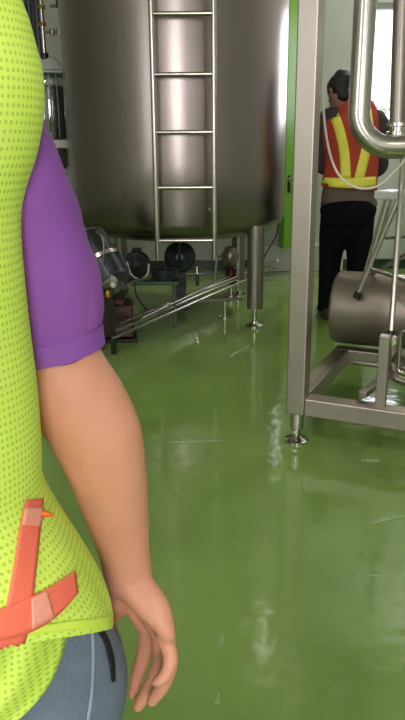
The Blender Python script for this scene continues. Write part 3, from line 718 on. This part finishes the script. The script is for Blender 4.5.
# fingers: little, ring, middle, index, thumb
FG = [([Kn[0]+Vector((0, 0, -.002)), N_(171, 660, .652), N_(165, 676, .644), N_(157, 682, .640)], [.0100, .0092, .0084, .0070]),
      ([Kn[1], N_(170, 664, .680), N_(163, 685, .672), N_(152, 701, .668)], [.0110, .0102, .0094, .0076]),
      ([Kn[2], N_(159, 664, .702), N_(149, 688, .698), N_(138, 706, .694)], [.0110, .0104, .0096, .0078]),
      ([Kn[3], N_(144, 652, .728), N_(137, 676, .724), N_(133, 694, .718)], [.0108, .0104, .0094, .0074]),
      ([N_(112, 600, .708), N_(110, 625, .712), N_(115, 650, .716), N_(121, 672, .716)], [.0125, .0105, .0095, .0075])]
for p, r in FG: stube(near, p, r, n=5, seg=14, dome=True)
nearp = organic('person', near, 'skin', voxel=.0032, smooth=5)
tag(nearp, 'person in lime mesh safety vest and purple sleeve with bare forearm hanging, close at left', 'person')
person_face(nearp, nh, (-.2, 1, 0), (0, 0, 1), .98, 'skin')
bm = NB(); hq = lambda b, c: nh+Vector((0, b, c))
tube(bm, [hq(-.028, -.06), hq(-.02, -.02), hq(-.014, .02), hq(-.012, .06), hq(-.006, .095), hq(0, .112)],
     [(.062, .066), (.076, .078), (.087, .098), (.084, .102), (.062, .082), (.03, .045)], 24, side=(1, 0, 0), dome=True)
organic('hair', bm, 'hair', nearp, .006, 2)
# sleeve
slv = [((-40, 80), YA-.03, .052), ((-14, 135), YA-.02, .0555), ((10, 190), YA-.01, .0560), ((31, 245), YA-.0, .0560), ((46, 295), YA, .0575), ((49, 328), YA, .0560), ((56, 354), YA, .0520)]
sp_, sr_ = arm_pts(slv)
bm = NB(); tube(bm, curve_pts(sp_, 10), [(a, b*1.08) for a, b in lerp_list(sr_, 10)], 48, cap=False, side=sd_)
sleeve = fin('purple_sleeve', bm, 'purple', nearp)
s = sleeve.modifiers.new('s', 'SOLIDIFY'); s.thickness = .003; s.offset = -1
tx = bpy.data.textures.new('folds', 'CLOUDS'); tx.noise_scale = .05
dm = sleeve.modifiers.new('d', 'DISPLACE'); dm.texture = tx; dm.strength = .011; dm.mid_level = .5; dm.texture_coords = 'LOCAL'
bm = NB(); cpt = curve_pts(sp_, 10); crr = [(a+.0012, b*1.08+.0012) for a, b in lerp_list(sr_, 10)]
tube(bm, cpt[-9:], crr[-9:], 48, cap=False, side=sd_); cuff = fin('sleeve_cuff', bm, 'purple_band', sleeve)
dm = cuff.modifiers.new('d', 'DISPLACE'); dm.texture = tx; dm.strength = .006; dm.mid_level = .5; dm.texture_coords = 'LOCAL'
# shirt torso
bm = NB(); stube(bm, [(Xc, YB+.04, 1.41), (Xc, YB+.03, 1.35), (Xc, YB+.02, 1.24), (Xc, YB+.01, 1.08), (Xc, YB, .90), (Xc, YB, .80)],
      [(.085, .065), (.155, .085), (.165, .106), (.155, .106), (.165, .115), (.17, .12)], n=5, side=(1, 0, 0), seg=40)
stube(bm, [(Xc-.08, YB+.03, 1.32), sl, (sl+ell)/2], [.065, .065, .06], n=5, seg=24)
organic('shirt', bm, 'purple', nearp, .008, 2)
# jeans
bm = NB()
stube(bm, [(Xc, YB, .86), (Xc, YB, .80), (Xc, YB, .72)], [(.17, .12), (.185, .13), (.15, .12)], n=4, side=(1, 0, 0), seg=32)
for i, (h, k, f) in enumerate(NL):
    stube(bm, [h, (N_(38, 650, .63) if i else (h+k)/2), (N_(50, 700, .63) if i else k.lerp(h, .3)), k, (k+f)/2, f+Vector((0, 0, .04))], [.095, .085 if i else .09, .084, .08, .075, .072], n=5, seg=32)
stube(bm, [(Xc, YB, .80), (Xc, YB, .72)], [(.14, .13), (.10, .10)], n=4, side=(1, 0, 0), seg=32, dome=True)
for sx in (-1, 1): stube(bm, [(Xc+.085*sx, YB-.03, .82), (Xc+.085*sx, YB-.025, .72), (Xc+.09*sx, YB-.01, .60)], [.085, .088, .085], n=4, seg=28, dome=True)
jeans = organic('jeans', bm, 'jeans', nearp, .006, 3)
for h, k, f in NL:
    bm = NB(); stube(bm, [f+Vector((0, -.055, .045)), f+Vector((0, .03, .05)), f+Vector((0, .10, .045)), f+Vector((0, .19, .035))], [(.040, .045), (.046, .05), (.05, .042), (.042, .032)], n=4, side=(1, 0, 0), seg=18, dome=True)
    fin('boot', bm, 'shoe', nearp)
# vest
def vest_tube(rows, name, parent, slope=0, seg=160, sub=6, n_uv=(150, 150), xc=Xc):
    E = [N_(x, y, Y) for x, y, Y, b in rows]; B = [b for *_, b in rows]; Y_ = [Y for _, _, Y, _ in rows]
    E = curve_pts(E, sub); B = lerp_list(B, sub); Y_ = lerp_list(Y_, sub)
    bm = NB(); uv = bm.loops.layers.uv.new('UVMap'); R_ = []; zlast = E[-1].z; zr = zlast+.16
    for e, b, y in zip(E, B, Y_):
        a = e.x-xc; ring = []
        for k in range(seg):
            t = 2*PI*k/seg
            w = max(0, min(1, (zr-e.z)/(zr-zlast)))
            dz = slope*((.71*b*abs(math.sin(t)) if math.sin(t) < 0 else .3*b*math.sin(t)) - .035*min(1, 1-math.cos(t)))*w
            fold = 1+.012*math.sin(9*t+e.z*14)*w
            ring.append(bm.verts.new((xc+a*math.cos(t), y+b*math.sin(t)*fold, e.z+dz)))
        R_.append(ring)
    for i in range(len(R_)-1):
        for k in range(seg):
            f = bm.faces.new((R_[i][k], R_[i][(k+1) % seg], R_[i+1][(k+1) % seg], R_[i+1][k]))
            kk = [k, k+1, k+1, k]; ii = [i, i, i+1, i+1]
            for l, a_, b_ in zip(f.loops, kk, ii):
                z = l.vert.co.z
                l[uv].uv = (a_/seg*n_uv[0]+ (0.0), z*n_uv[1]+a_*.0)
    o = fin(name, bm, 'vest', parent); s = o.modifiers.new('s', 'SOLIDIFY'); s.thickness = .0015; s.offset = -1
    return o
vest_rows = [(-40, -75, .66, .05), (-8, -45, .655, .075), (12, -18, .65, .085), (26, 12, .645, .095), (34, 40, .64, .105), (41, 68, .635, .11), (43, 95, .63, .115), (41, 125, .625, .12), (34, 158, .62, .12), (25, 185, .615, .12), (19, 212, .61, .12), (19, 245, .605, .12), (23, 290, .60, .12), (28, 335, .60, .12), (34, 380, .60, .12), (38, 425, .60, .12), (40, 460, .60, .122), (41, 485, .60, .125),
             (52, 510, .60, .128), (66, 534, .60, .131), (82, 560, .60, .134), (96, 584, .60, .137), (106, 604, .60, .140), (111, 618, .60, .142), (113, 628, .60, .142)]
vest = vest_tube(vest_rows, 'mesh_vest', nearp, slope=1)
# longer under layer with slanting front edge
bm = NB(); uv = bm.loops.layers.uv.new('UVMap'); rows = []
edge = [(78, 596), (74, 615), (67, 632), (62, 652), (52, 678), (36, 702), (16, 722), (-10, 742)]
ec = curve_pts([(x, y, 0) for x, y in edge], 5)
for e in ec:
    row = []
    for j in range(31):
        t = j/30; x = e.x-t*150; d_ = ray(x, e.y+8*t); X_ = d_.x/d_.y*.5; Y = .60-.145*math.sqrt(max(0, 1-min(1, abs((X_-Xc)/.225))**2))+.016
        row.append(bm.verts.new(N_(x, e.y+8*t, Y+.003*math.sin(t*22))))
    rows.append(row)
for r0, r1 in zip(rows, rows[1:]):
    for j in range(30):
        f = bm.faces.new((r0[j], r0[j+1], r1[j+1], r1[j]))
        for l in f.loops: l[uv].uv = (l.vert.co.x*170, l.vert.co.z*170)
under = fin('vest_under_layer', bm, 'vest', vest); s = under.modifiers.new('s', 'SOLIDIFY'); s.thickness = .0015
# reflective tapes
t1 = drape('reflective_tape', vest, [(-30, 682, -8, 690), (-12, 655, 14, 664), (2, 620, 28, 626), (12, 570, 34, 574), (18, 530, 38, 532), (24, 500, 41, 499)], 'tape', vest, .0025, 10, 6)
t2 = drape('reflective_tape', vest, [(-10, 612, -4, 640), (20, 600, 22, 634), (45, 589, 52, 618), (72, 572, 75, 594)], 'tape', vest, .0038, 10, 6)
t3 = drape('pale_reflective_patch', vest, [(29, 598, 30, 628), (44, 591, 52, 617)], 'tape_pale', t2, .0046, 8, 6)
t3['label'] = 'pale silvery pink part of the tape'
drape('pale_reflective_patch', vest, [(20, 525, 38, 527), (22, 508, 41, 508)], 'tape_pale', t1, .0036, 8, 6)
# hem binding
drape('hem_binding', vest, [(-30, 634, -30, 643), (0, 631, 0, 639), (30, 627, 30, 635), (60, 622, 60, 631), (90, 619, 90, 629), (110, 616, 110, 627)], 'hem', vest, .0012, 8, 3)
# thread tag at the side
bm = NB(); stube(bm, [N_(40, 513, .575), N_(47, 514, .575), N_(54, 516, .578)], [.003, .003, .0008], n=3, seg=6); fin('thread_tag', bm, 'orange', vest)
# seams and pocket gap on the jeans
drape('side_seam', jeans, [(90, 625, 93, 625), (91, 655, 94, 655), (90, 690, 93, 690), (86, 720, 89, 720)], 'jeans_pale', jeans, .0012, 8, 2)
drape('pocket_opening', jeans, [(95, 628, 101, 627), (103, 642, 108, 641), (108, 660, 113, 659), (111, 682, 114, 681)], 'dark_gap', jeans, .0015, 8, 2)

# ------------------------------------------------------------------ pale marks on the epoxy, painted for reflections and loose scraps
m_, nt_, b_ = new_mat('milky_reflection_film'); b_.inputs['Base Color'].default_value = lin((176, 204, 150)); b_.inputs['Roughness'].default_value = .05  # milky pale colour stands in for light reflected off the floor
b_.inputs['Alpha'].default_value = .38; b_.inputs['Specular IOR Level'].default_value = 1.0; b_.inputs['IOR'].default_value = 1.33; M['pale_film'] = m_
PD = [(192, 442, .10, .014, .1, 'long thin pale mark on the floor left of the frame foot'), (271, 436, .014, .14, .0, 'narrow painted reflection of the tank highlight on the floor left of the frame foot'),
      (238, 352, .012, .14, -.5, 'narrow painted reflection streak on the floor below the front tank leg'), (256, 358, .007, .18, .05, 'hair thin painted reflection streak on the floor right of the front tank leg'),
      (385, 520, .05, .010, .3, 'small curved pale mark on the floor near the right edge'), (371, 461, .03, .008, -.1, 'tiny pale fleck on the floor below the machine frame'),
      (376, 576, .016, .005, -.3, 'small pale fleck at lower right of the floor'), (222, 640, .005, .02, -.2, 'upper pale fleck on the bottom floor right of the hand'),
      (218, 700, .005, .018, -.3, 'lowest pale fleck on the floor right of the fingertips')]
for n_, (px, py, rx, ry, rz, lb) in enumerate(PD):
    c = PZ(px, py, 0); rr = random.Random(n_+3); bm = NB(); K = 40; rg = []
    ph = [rr.uniform(0, 6) for _ in range(4)]
    for f, z in ((1.0, .0006), (.93, .0030), (.80, .0042), (.4, .0044)):
        ring = []
        for k in range(K):
            t = 2*PI*k/K; g = f*(1+.28*math.sin(3*t+ph[0])+.16*math.sin(5*t+ph[1])+.10*math.sin(9*t+ph[2]))
            x, y = rx*g*math.cos(t), ry*g*math.sin(t)+0; x += .25*rx*math.sin(y/ry*2.5+ph[3])
            ring.append(bm.verts.new((x*math.cos(rz)-y*math.sin(rz), x*math.sin(rz)+y*math.cos(rz), z)))
        rg.append(ring)
    for a, b in zip(rg, rg[1:]):
        for k in range(K): bm.faces.new((a[k], a[(k+1) % K], b[(k+1) % K], b[k]))
    bm.faces.new(rg[-1]); bm.faces.new(rg[0][::-1])
    o = fin('pale_mark', bm, 'pale_film', angle=60); o.location = (c.x, c.y, 0.0005); tag(o, lb, 'pale_mark', 'pale reflection and scrap marks on the green floor')

# ------------------------------------------------------------------ outside and lights
bm = NB()
for k in range(260):
    c = Vector((random.uniform(1.9, 4.6), random.uniform(9.3, 9.9), random.uniform(.8, 1.75)))
    R = Matrix.Rotation(random.uniform(0, 6), 3, (random.random(), random.random(), random.random()+.1))
    bmesh.ops.create_circle(bm, cap_ends=True, segments=6, radius=random.uniform(.03, .07), matrix=Matrix.Translation(c) @ R.to_4x4())
sh = tag(fin('shrub', bm, 'leaf', smooth=False), 'pale leafy shrub outside the bright window', 'shrub')
bm = NB()
for k in range(5): tube(bm, [(2.2+.5*k, 9.6, 0), (2.3+.5*k, 9.6, 1.5)], .02, 6)
fin('stem', bm, 'leaf', sh)
w = bpy.data.worlds.new('world'); bpy.context.scene.world = w; w.use_nodes = True
bg = w.node_tree.nodes['Background']; bg.inputs[0].default_value = (.93, .96, 1, 1); bg.inputs[1].default_value = 2.8
def area(name, loc_, rot, sx, sy, e, col=(1, 1, 1)):
    l = bpy.data.lights.new(name, 'AREA'); l.shape = 'RECTANGLE'; l.size = sx; l.size_y = sy; l.energy = e; l.color = col
    o = bpy.data.objects.new(name, l); C.objects.link(o); o.location = loc_; o.rotation_euler = rot; return o
area('window_light', (2.2, Y1-.05, 1.95), (-PI/2, 0, 0), 1.3, 1.0, 22, (.92, .96, 1))
area('window_light', (X0+.05, -1.9, 2.05), (0, -PI/2, 0), 2.2, 1.8, 45, (.94, .97, 1))  # lamp of the added left window, brightens the frame post
area('window_light', (.2, Y0+.05, 2.15), (PI/2, 0, 0), 1.0, 2.4, 90, (1, .99, .97))
area('window_light', (2.7, Y0+.05, 2.15), (PI/2, 0, 0), .9, 2.4, 14, (1, .99, .97))
for x, y, lb in ((-1.6, -.9, 'left'), (2.7, 6.1, 'back')):  # back strip is an unseen lamp added to brighten rear wall and far worker
    t = empty('ceiling_light', 'long white strip light on the ceiling, %s one' % {'left': 'front left', 'right': 'front right', 'back': 'added rear fill'}[lb], 'light', (x, y, ZC), 0, 'ceiling strip lights')
    bm = NB(); box(bm, (0, 0, -.03), (.22, 1.3, .06)); fin('housing', bm, 'white_plastic', t, smooth=False, bevel=.005)
    bm = NB(); box(bm, (0, 0, -.07), (.16, 1.24, .02)); fin('diffuser', bm, 'lamp', t, smooth=False)
    area('strip_lamp', (x, y, ZC-.1), (0, 0, 0), .16, 1.2, 60 if lb == 'back' else 60, (1, .98, .93))
